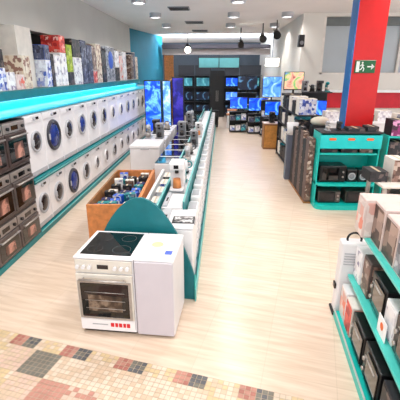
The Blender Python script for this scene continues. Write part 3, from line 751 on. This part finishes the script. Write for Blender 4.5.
# upper wall shelf with bottles-like appliances before the red band
ws = unit('appliance_shelf', 'tall dark shelf of small appliances before the red wall band', 'shelf', 2.52, 3.28, 11.2, 11.7, (.05, .6, 1.15, 1.95), dk, 1.98, True, False)
for i, (k, lb) in enumerate([('coffee_grey', 'grey coffee machine at the left on top of the tall dark shelf'), ('kettle_black', 'black kettle on top of the tall dark shelf'), ('coffee_black', 'black coffee machine on top of the tall dark shelf'), ('mixer_teal', 'teal stand mixer at the right on top of the tall dark shelf')]):
    small(k, 2.54+i*.21, 11.4, 1.981, 0, lb, scale=.85)
tv(2.9, 11.33, 1.30, .6, .45, 'blue', 'blue lit television inside the tall dark shelf', 0, .1, None)
# white counter with rounded machine before the red band
wc = thing('service_counter', 'white service counter behind the turquoise gondola', 'counter', (3.3, 10.4, 0))
MB().box(-.55, 3.0, 0, .6, 0, 1.2, white2, .01).build('body', wc); MB().box(-.58, 3.03, -.04, .62, 1.2, 1.25, white, .01).build('worktop', wc)
for i, (x, k, h) in enumerate([(2.95, 'white', .26), (3.9, 'dark', .18), (4.35, 'white', .28), (4.85, 'grey', .2), (5.35, 'magenta', .22)]):
    pack('boxed_appliance', '%s carton on the white service counter, %s from the left' % ({'white': 'white', 'dark': 'dark', 'grey': 'grey', 'magenta': 'magenta'}[k], ORD[i]), 'carton', x, x+.36, 10.5, 10.85, 1.25, h, k, None, 'y', 'cartons on the service counter')

# ------------------------------------------------------------------ turquoise gondola
gd = thing('turquoise_gondola', 'turquoise metal gondola with orange tagged header below the red column', 'gondola', (1.93, 7.0, 0))
GW = 1.12
MB().box(0, GW, .5, .54, 0, 1.45, bteal, .004).build('back_panel', gd)
def rshelf(z, d0, t=.045):
    pts = [(0, .5), (0, d0+.12), (.035, d0+.035), (.12, d0), (GW-.12, d0), (GW-.035, d0+.035), (GW, d0+.12), (GW, .5)]
    return MB().prism(pts, z, z+t, bteal, 'xy')
rshelf(.0, -.12, .09).build('base_shelf', gd); rshelf(.46, -.06).build('shelf', gd); rshelf(1.05, .02, .03).build('shelf', gd)
for a in (0, GW-.02): MB().box(a, a+.02, .05, .5, .09, 1.45, bteal, .004).build('side_panel', gd)
hdr = MB().box(0, GW, 0, .04, 1.17, 1.42, mat('header_turquoise', (.12, .78, .78), .3), .006).build('header', gd)
for x in (.22, .56, .9): MB().prism([(x-.07, 1.345), (x-.05, 1.325), (x+.05, 1.325), (x+.07, 1.345), (x+.05, 1.37), (x-.05, 1.37)], -.006, -.001, label_or).build('orange_tag', hdr)
MB().box(0, GW, -.01, .54, 1.45, 1.475, dk, .004).build('top_board', gd)
def micro(w_, h, d, body, glass):
    b = MB().box(-w_/2, w_/2, 0, d, .01, h, body, .008)
    for sx in (-1, 1):
        for yy in (.04, d-.04): b.cyl((sx*(w_/2-.04), yy, 0), (sx*(w_/2-.04), yy, .012), .014, black, 8)
    dr_ = MB().box(-w_/2+.01, w_/2*.5, -.015, 0, .02, h-.01, black, .004); wn2 = MB().box(-w_/2+.05, w_/2*.4, -.018, -.015, .05, h-.04, glass); p_ = MB().box(w_/2*.52, w_/2-.01, -.012, 0, .02, h-.01, body, .003)
    k_ = [('knob', MB().cyl((w_/2*.76, -.012, h*q_), (w_/2*.76, -.03, h*q_), .018, steel, 12).mesh('knob')) for q_ in (.35, .65)]
    return [('body', b.mesh('body'), []), ('door', dr_.mesh('door'), [('door_window', wn2.mesh('door_window'))]), ('control_panel', p_.mesh('control_panel'), k_)]
MW = micro(.5, .32, .36, black, blackglass); MS = micro(.42, .24, .3, dsteel, dglass); MWH = micro(.46, .28, .34, white2, dglass)
inst(MW, 'microwave_oven', 'large black microwave on the middle shelf of the turquoise gondola', 'microwave', (2.24, 7.06, .5065))
inst(MS, 'microwave_oven', 'grey steel microwave on the bottom shelf of the turquoise gondola, left', 'microwave', (2.22, 7.04, .0915))
inst(MS, 'microwave_oven', 'grey steel microwave on the bottom shelf of the turquoise gondola, right', 'microwave', (2.74, 7.04, .0915))
for i, x in enumerate((2.62, 2.84)):
    t = thing('loudspeaker', 'small black loudspeaker with round cone right of the black microwave, %s of two' % ['left', 'right'][i], 'speaker', (x, 7.1, .506), 0, 'loudspeakers on the turquoise gondola')
    MB().box(-.1, .1, 0, .22, 0, .24, black, .01).build('cabinet', t); MB().torus((0, -.004, .11), .062, .012, lgrey, 'y', 24, 6).build('cone_ring', t); MB().ball((0, 0, .11), .05, grey, (1, .3, 1)).build('cone', t)
for i, (x, k, w_) in enumerate([(2.05, 'dark', .3), (2.42, 'dark', .3), (2.76, 'brown', .24)]):
    pack('boxed_gadget', '%s flat carton under the header of the turquoise gondola, %s' % ({'dark': 'black', 'brown': 'brown'}[k], ['left', 'middle', 'right'][i]), 'carton', x-.06, x-.06+w_, 7.1, 7.4, 1.08, .07, k, dk, 'y')
# appliances on top of the gondola
for i, (k, x, lb, s_) in enumerate([('mixer_grey', 2.1, 'grey mixer at the left on top of the turquoise gondola', .55), ('coffee_black', 2.32, 'black machine before the blue side of the column', .45)]):
    small(k, x, 7.25, 1.476, 0, lb, scale=s_)
for i, (x0, x1, h, k) in enumerate([(2.0, 2.05, .05, 'white'), (2.45, 2.75, .06, 'dark'), (2.8, 3.0, .09, 'dark')]):
    if i == 0: continue
    pack('flat_carton', 'flat dark carton on top of the turquoise gondola, %s' % ['', 'in front of the red column', 'at the right end'][i], 'carton', x0, x1, 7.1, 7.4, 1.475, h, k, dk, 'y')
tr = thing('plastic_tub', 'cream rounded tub behind the left end of the turquoise gondola', 'tub', (2.42, 9.0, 0))
q = MB().box(-.2, .2, -.15, .15, 0, 1.35, dk, .01).build('pedestal', tr)
MB().ball((0, 0, 1.43), .22, mat('cream_plastic', (.88, .85, .78), .5), (1, .8, .5)).build('tub', tr)

# tall flat cartons facing the aisle, left end of gondola
tb = unit('carton_rack', 'low wooden rack of tall flat cartons at the left end of the turquoise gondola', 'rack', 1.78, 1.925, 7.25, 8.95, (.0,), brownw, .06, False, False)
cols = [('brown', 'brown', .34), ('dark', 'dark', .36), ('brown', 'brown', .3), ('dark', 'dark', .36), ('brown', 'brown', .33), ('dark', 'dark', .32)]
y = 7.28
for i, (k, w_, d) in enumerate(cols):
    h = [1.28, 1.2, 1.32, 1.38, 1.25, 1.3][i]
    pack('tall_carton', 'tall %s carton standing on the wooden rack, %s from the near end' % (w_, ORD[i]), 'carton', 1.915-.12, 1.915, y, y+.25, .03, h, k, {'grey': lgrey, 'dark': dk}.get(k, mat('brown_card', (.40, .32, .30), .6)), 'y', 'tall cartons on the wooden rack')
    y += .275
t = thing('bucket_stand', 'white bucket on a slim grey stand at the far end of the carton rack', 'display stand', (1.82, 9.12, 0))  # plain slate post carrying a white bucket
MB().box(-.12, .12, -.09, .09, 0, 1.1, mat('slate_panel', (.40, .42, .48), .5), .01).build('post', t); MB().cyl((0, 0, 1.1), (0, 0, 1.38), .11, white2, 18, .14).build('bucket', t)

# second gondola at the right edge
g2 = unit('turquoise_shelf', 'second turquoise shelf unit at the right edge beside the gondola', 'shelf', 3.2, 4.3, 7.1, 7.6, (.02, .5, .95, 1.36), bteal, 1.40)
for j, z in enumerate((.05, .53, .98, 1.39)):
    for i, (k, kw_) in enumerate([('magenta', 'magenta'), ('dark', 'black'), ('brown', 'brown')] if j % 2 else [('dark', 'black'), ('white', 'white'), ('magenta', 'magenta')]):
        x0 = 3.24+i*.34
        pack('boxed_gadget', '%s carton on the second turquoise shelf, %s level, %s' % (kw_, ['bottom', 'second', 'third', 'top'][j], ['left', 'middle', 'right'][i]), 'carton', x0, x0+.3, 7.12, 7.45, z, .3-.04*i if j != 1 else .34, k, dk, 'y', 'cartons on the second turquoise shelf')

# low white-topped table with goods in front of the second gondola
lt = thing('display_table', 'low white-topped display table with cartons right of the turquoise gondola', 'table', (2.42, 5.3, 0))
MB().box(0, 1.5, 0, .7, .92, .96, offwhite, .006).build('tabletop', lt)
for a in (.03, 1.42):
    for b_ in (.03, .62): MB().box(a, a+.05, b_, b_+.05, 0, .92, steel).build('leg', lt)
MB().box(.05, 1.45, .05, .65, .35, .38, dk).build('lower_shelf', lt)
for i, (x0, w_, h, k, kn) in enumerate([(2.30, .26, .16, 'dark', 'black'), (2.62, .2, .34, 'brown', 'brown'), (2.86, .22, .22, 'pink', 'pinkish'), (3.12, .3, .3, 'dark', 'black')]):
    pack('boxed_gadget', '%s carton on the white-topped table, %s from the left' % (kn, ORD[i]), 'carton', x0, x0+w_, 5.5, 5.85, .96, h, k, dk if k == 'dark' else None, 'y', 'cartons on the white-topped table')
for i, (x0, w_, h, k, kn) in enumerate([(2.36, .35, .3, 'grey', 'grey'), (2.76, .35, .36, 'dark', 'black'), (3.16, .35, .3, 'brown', 'brown')]):
    pack('boxed_gadget', '%s carton under the white-topped table, %s' % (kn, ['left', 'middle', 'right'][i]), 'carton', x0, x0+w_, 5.42, 5.8, .38, h, k, dk if k == 'dark' else None, 'y', 'cartons under the white-topped table')

# ------------------------------------------------------------------ near right rack (rotated a little)
RR = math.radians(-5.5)
RX, RY = 1.30, 3.52
def R(x, y):  # local: x to the right, y away from the end towards the camera is negative
    c_, s_ = math.cos(RR), math.sin(RR); return RX+c_*x-s_*y, RY+s_*x+c_*y
rkk = thing('turquoise_rack', 'tiered turquoise shelf rack at the right edge nearest the camera', 'rack', (RX, RY, 0), RR)
RL = 3.0
glt = mat('pale_turquoise_edge', (.30, .78, .74), .3)
MB().box(0, .95, -RL, 0, 0, .08, bteal, .006).build('base_shelf', rkk)
MB().box(.09, .95, -RL, 0, .50, .53, glt, .005).build('shelf', rkk)
MB().box(.13, .95, -RL, 0, 1.02, 1.05, glt, .005).build('shelf', rkk)
MB().box(.93, .96, -RL, 0, 0, 1.9, dteal).build('back_panel', rkk)
for y in (-RL, -1.5, -.04): MB().box(.88, .93, y, y+.04, 0, 1.9, dteal).build('upright', rkk)
MB().box(0, .008, -RL, 0, .08, .105, mat('shelf_lip_steel', (.75, .8, .8), .3, .3)).build('price_strip', rkk)
def rpack(name, label, x0, x1, y0, y1, z, h, key, side=None, group=None, face='both', tilt=0):
    xc, yc = R((x0+x1)/2, (y0+y1)/2)
    t = thing(name, label, 'carton' if name != 'toaster_oven' else 'oven', (xc, yc, z+.001), RR+tilt, group)
    dx, dy = (x1-x0)/2, (y1-y0)/2
    MB().box(-dx, dx, -dy, dy, 0, h, side or offwhite, .005).build('carton', t)
    MB().box(-dx-.003, -dx, -dy*.93, dy*.93, h*.05, h*.93, PR[key]).build('printed_panel', t)
    MB().box(-dx*.9, dx*.9, dy, dy+.003, h*.05, h*.93, PR[key]).build('printed_panel', t)
    MB().box(-dx*.9, dx*.9, -dy-.003, -dy, h*.05, h*.93, PR[key]).build('printed_panel', t)
    return t
GR1, GR2, GR3 = 'cartons on the top shelf of the near rack', 'goods on the middle shelf of the near rack', 'goods on the bottom shelf of the near rack'
pinkc = mat('pale_pink_card', (.85, .77, .75), .6, var=.08)
# the printed cartons whose ends face the camera: coffee-machine boxes
PR['espresso'] = ramp_mat('print_espresso', [(.32, (.2, .14, .12)), (.47, (.5, .37, .32)), (.56, (.72, .6, .55)), (.68, (.28, .2, .18))], 9, vor=True)
PR['pinkmark'] = ramp_mat('print_pink_marks', [(.3, (.90, .84, .82)), (.52, (.82, .75, .73)), (.60, (.93, .45, .32)), (.66, (.9, .84, .82))], 10, vor=True)
rpack('boxed_appliance', 'pale pink carton with orange marks at the far end of the near rack top shelf', .09, .55, -.24, -.01, 1.05, .37, 'pinkmark', pinkc, GR1)
rpack('boxed_appliance', 'brown coffee print carton second along the near rack top shelf', .17, .55, -.52, -.26, 1.05, .38, 'espresso', pinkc, GR1)
rpack('boxed_appliance', 'brown coffee print carton third along the near rack top shelf', .18, .55, -.82, -.54, 1.05, .36, 'espresso', pinkc, GR1)
rpack('boxed_appliance', 'grey carton fourth along the near rack top shelf, at the frame edge', .18, .56, -1.12, -.84, 1.05, .36, 'grey', pinkc, GR1)
rpack('boxed_appliance', 'pale pink carton behind the front row on the near rack top shelf', .57, .86, -.28, -.02, 1.05, .38, 'pink', pinkc, GR1)
rpack('boxed_appliance', 'brown carton behind the front row on the near rack top shelf', .57, .86, -.62, -.30, 1.05, .40, 'brown', pinkc, GR1)
PR['kraft'] = mat('kraft_print', (.70, .48, .34), .6, var=.12)
# middle shelf
rpack('boxed_appliance', 'white carton at the far end of the near rack middle shelf', .14, .50, -.22, -.01, .53, .34, 'white', white2, GR2)
rpack('boxed_appliance', 'taupe carton second along the near rack middle shelf', .15, .52, -.46, -.25, .53, .36, 'brown', mat('taupe_card', (.32, .27, .26), .6), GR2)
def toaster(x0, x1, y0, y1, z, h, label, grp):
    xc, yc = R((x0+x1)/2, (y0+y1)/2); t = thing('toaster_oven', label, 'oven', (xc, yc, z+.001), RR, grp)
    dx, dy = (x1-x0)/2, (y1-y0)/2
    b = MB().box(-dx, dx, -dy, dy, .015, h, black, .012, 2)
    for sx in (-1, 1):
        for sy in (-1, 1): b.cyl((sx*(dx-.03), sy*(dy-.03), 0), (sx*(dx-.03), sy*(dy-.03), .016), .014, grey, 8)
    b.build('body', t); d_ = MB().box(-dx-.012, -dx, -dy*.95, dy*.45, .04, h-.03, blackglass, .004).build('door', t)
    MB().cyl((-dx-.03, -dy*.85, h-.05), (-dx-.03, dy*.35, h-.05), .007, steel, 8).build('door_handle', d_)
    for q_ in (.3, .6): MB().cyl((-dx, dy*.7, h*q_), (-dx-.022, dy*.7, h*q_), .018, steel, 12).build('knob', t)
    return t
toaster(.16, .54, -.86, -.50, .53, .33, 'black toaster oven in the middle of the near rack middle shelf', GR2)
rpack('boxed_appliance', 'white carton with dark print after the toaster oven on the near rack middle shelf', .16, .5, -1.10, -.89, .53, .3, 'white', white2, GR2)
toaster(.15, .54, -1.52, -1.13, .53, .35, 'black toaster oven nearest the camera on the near rack middle shelf', GR2)
rpack('boxed_appliance', 'plain brown carton nearest the camera on the near rack middle shelf', .12, .55, -1.9, -1.56, .53, .42, 'kraft', mat('kraft_card', (.72, .50, .36), .6), GR2)
tg = thing('price_tag', 'white card tag with an orange dot on the near rack middle shelf', 'tag', (R(.125, -.98)[0], R(.125, -.98)[1], .532), RR)
MB().box(-.006, .0, -.09, .09, 0, .16, mat('tag_card', (.96, .96, .97), .5)).build('card', tg)
MB().cyl((-.006, 0, .09), (-.008, 0, .09), .032, label_or, 18).build('orange_dot', tg)
# bottom shelf
rpack('boxed_appliance', 'white carton with red print at the far end of the near rack bottom shelf', .05, .42, -.22, -.01, .08, .34, 'pinkmark', white2, GR3)
rpack('boxed_appliance', 'red and white carton second along the near rack bottom shelf', .05, .42, -.45, -.24, .08, .33, 'red', None, GR3)
toaster(.05, .46, -.86, -.48, .08, .33, 'black toaster oven on the near rack bottom shelf, farther one', GR3)
toaster(.05, .46, -1.28, -.90, .08, .34, 'black toaster oven on the near rack bottom shelf, nearer one', GR3)
rpack('boxed_appliance', 'black carton at the near end of the near rack bottom shelf', .06, .45, -1.62, -1.32, .08, .34, 'dark', dk, GR3)
# white appliance with black strap leaning at the end of the rack
x, y = R(.14, .10)
vq = thing('boxed_heater', 'white upright fan heater with black handle standing at the end of the near rack', 'heater', (x, y, 0), RR)
MB().box(-.13, .16, -.07, .09, .02, .86, white2, .02, 2).build('body', vq); MB().box(-.15, .18, -.09, .11, 0, .03, black, .008).build('foot', vq)
s_ = MB()
for k in range(5): s_.box(-.1, .13, -.078, -.07, .62+k*.03, .63+k*.03, lgrey)
s_.build('grille', vq)
MB().torus((0, .01, .88), .07, .012, black, 'y', 20, 6).build('handle', vq)
MB().box(-.15, -.13, -.03, .05, .3, .36, black, .004).build('switch', vq)
# brown carton on the floor nearest the camera
# ------------------------------------------------------------------ lighting
def downlight(i, x, y, pw, lab):  # downlights added to light the room, lamps set deep in the housings
    t = thing('fill_downlight', lab, 'added ceiling light', (x, y, H-.14), 0, 'added ceiling downlights')
    s_ = MB(); n = 24
    for (r0, r1) in ((.17, .185),):
        a = [[s_.bm.verts.new((r*math.cos(2*PI*k/n), r*math.sin(2*PI*k/n), z)) for k in range(n)] for r, z in ((r0, 0), (r1, 0), (r1, .139), (r0, .12))]
        mi = s_.mi(lgrey); mk = s_.mi(black)
        for q in range(4):
            for k in range(n):
                f_ = s_.bm.faces.new((a[q][k], a[q][(k+1) % n], a[(q+1) % 4][(k+1) % n], a[(q+1) % 4][k])); f_.material_index = mi if q != 3 else mk
    s_.build('housing', t)
    ld = bpy.data.lights.new('downlight', 'AREA'); ld.shape = 'DISK'; ld.size = .3; ld.energy = pw; ld.color = (1, .985, .96)
    lo_ = bpy.data.objects.new('fill_downlight_lamp', ld); COL.objects.link(lo_); lo_.parent = t; lo_.location = (0, 0, .10)
i = 0
PW = 34
for y in (.5, 3, 5.5, 8, 10.5, 13.2, 16):
    for x, sd in ((-2.0, 'left'), (.5, 'middle'), (3.6 if y < 13 else 2.2, 'right')):
        downlight(i, x, y, PW, 'added round white ceiling downlight in the %s row, %s from the front' % (sd, ORD[(0.5, 3, 5.5, 8, 10.5, 13.2, 16).index(y)])); i += 1

def lamp(name, kind, loc, energy, color, size=.5, sy=None, rot=(0, 0, 0)):
    ld = bpy.data.lights.new(name, kind); ld.energy = energy; ld.color = color
    if kind == 'AREA':
        ld.size = size
        if sy: ld.shape = 'RECTANGLE'; ld.size_y = sy
    else: ld.shadow_soft_size = size
    o = bpy.data.objects.new(name, ld); COL.objects.link(o); o.location = loc; o.rotation_euler = rot
    return o
st = thing('strip_light', 'slim cool white strip light under the edge of the overhead shelf', 'strip light', (-3.28, 9.8, 2.08))
MB().box(-.02, .02, -6, 6, 0, .018, white2, .002).build('housing', st)
o = lamp('strip_lamp', 'AREA', (0, 0, -.003), 16, (.75, .95, 1), .035, 11.9); o.parent = st
# added cool area lamp above the far beam, put in to brighten the ceiling
lamp('ceiling_fill', 'AREA', (0, 20.75, 3.95), 420, (.72, .84, 1), 5.0, .3, (math.radians(180-25), 0, 0))

w = bpy.data.worlds.new('world'); sc.world = w; w.use_nodes = True
bg = w.node_tree.nodes['Background']; bg.inputs[0].default_value = (.93, .96, 1, 1); bg.inputs[1].default_value = 1.55
sc.view_settings.view_transform = 'Standard'; sc.view_settings.look = 'None'; sc.view_settings.gamma = 1
sc.view_settings.use_curve_mapping = False; sc.view_settings.exposure = 0.42
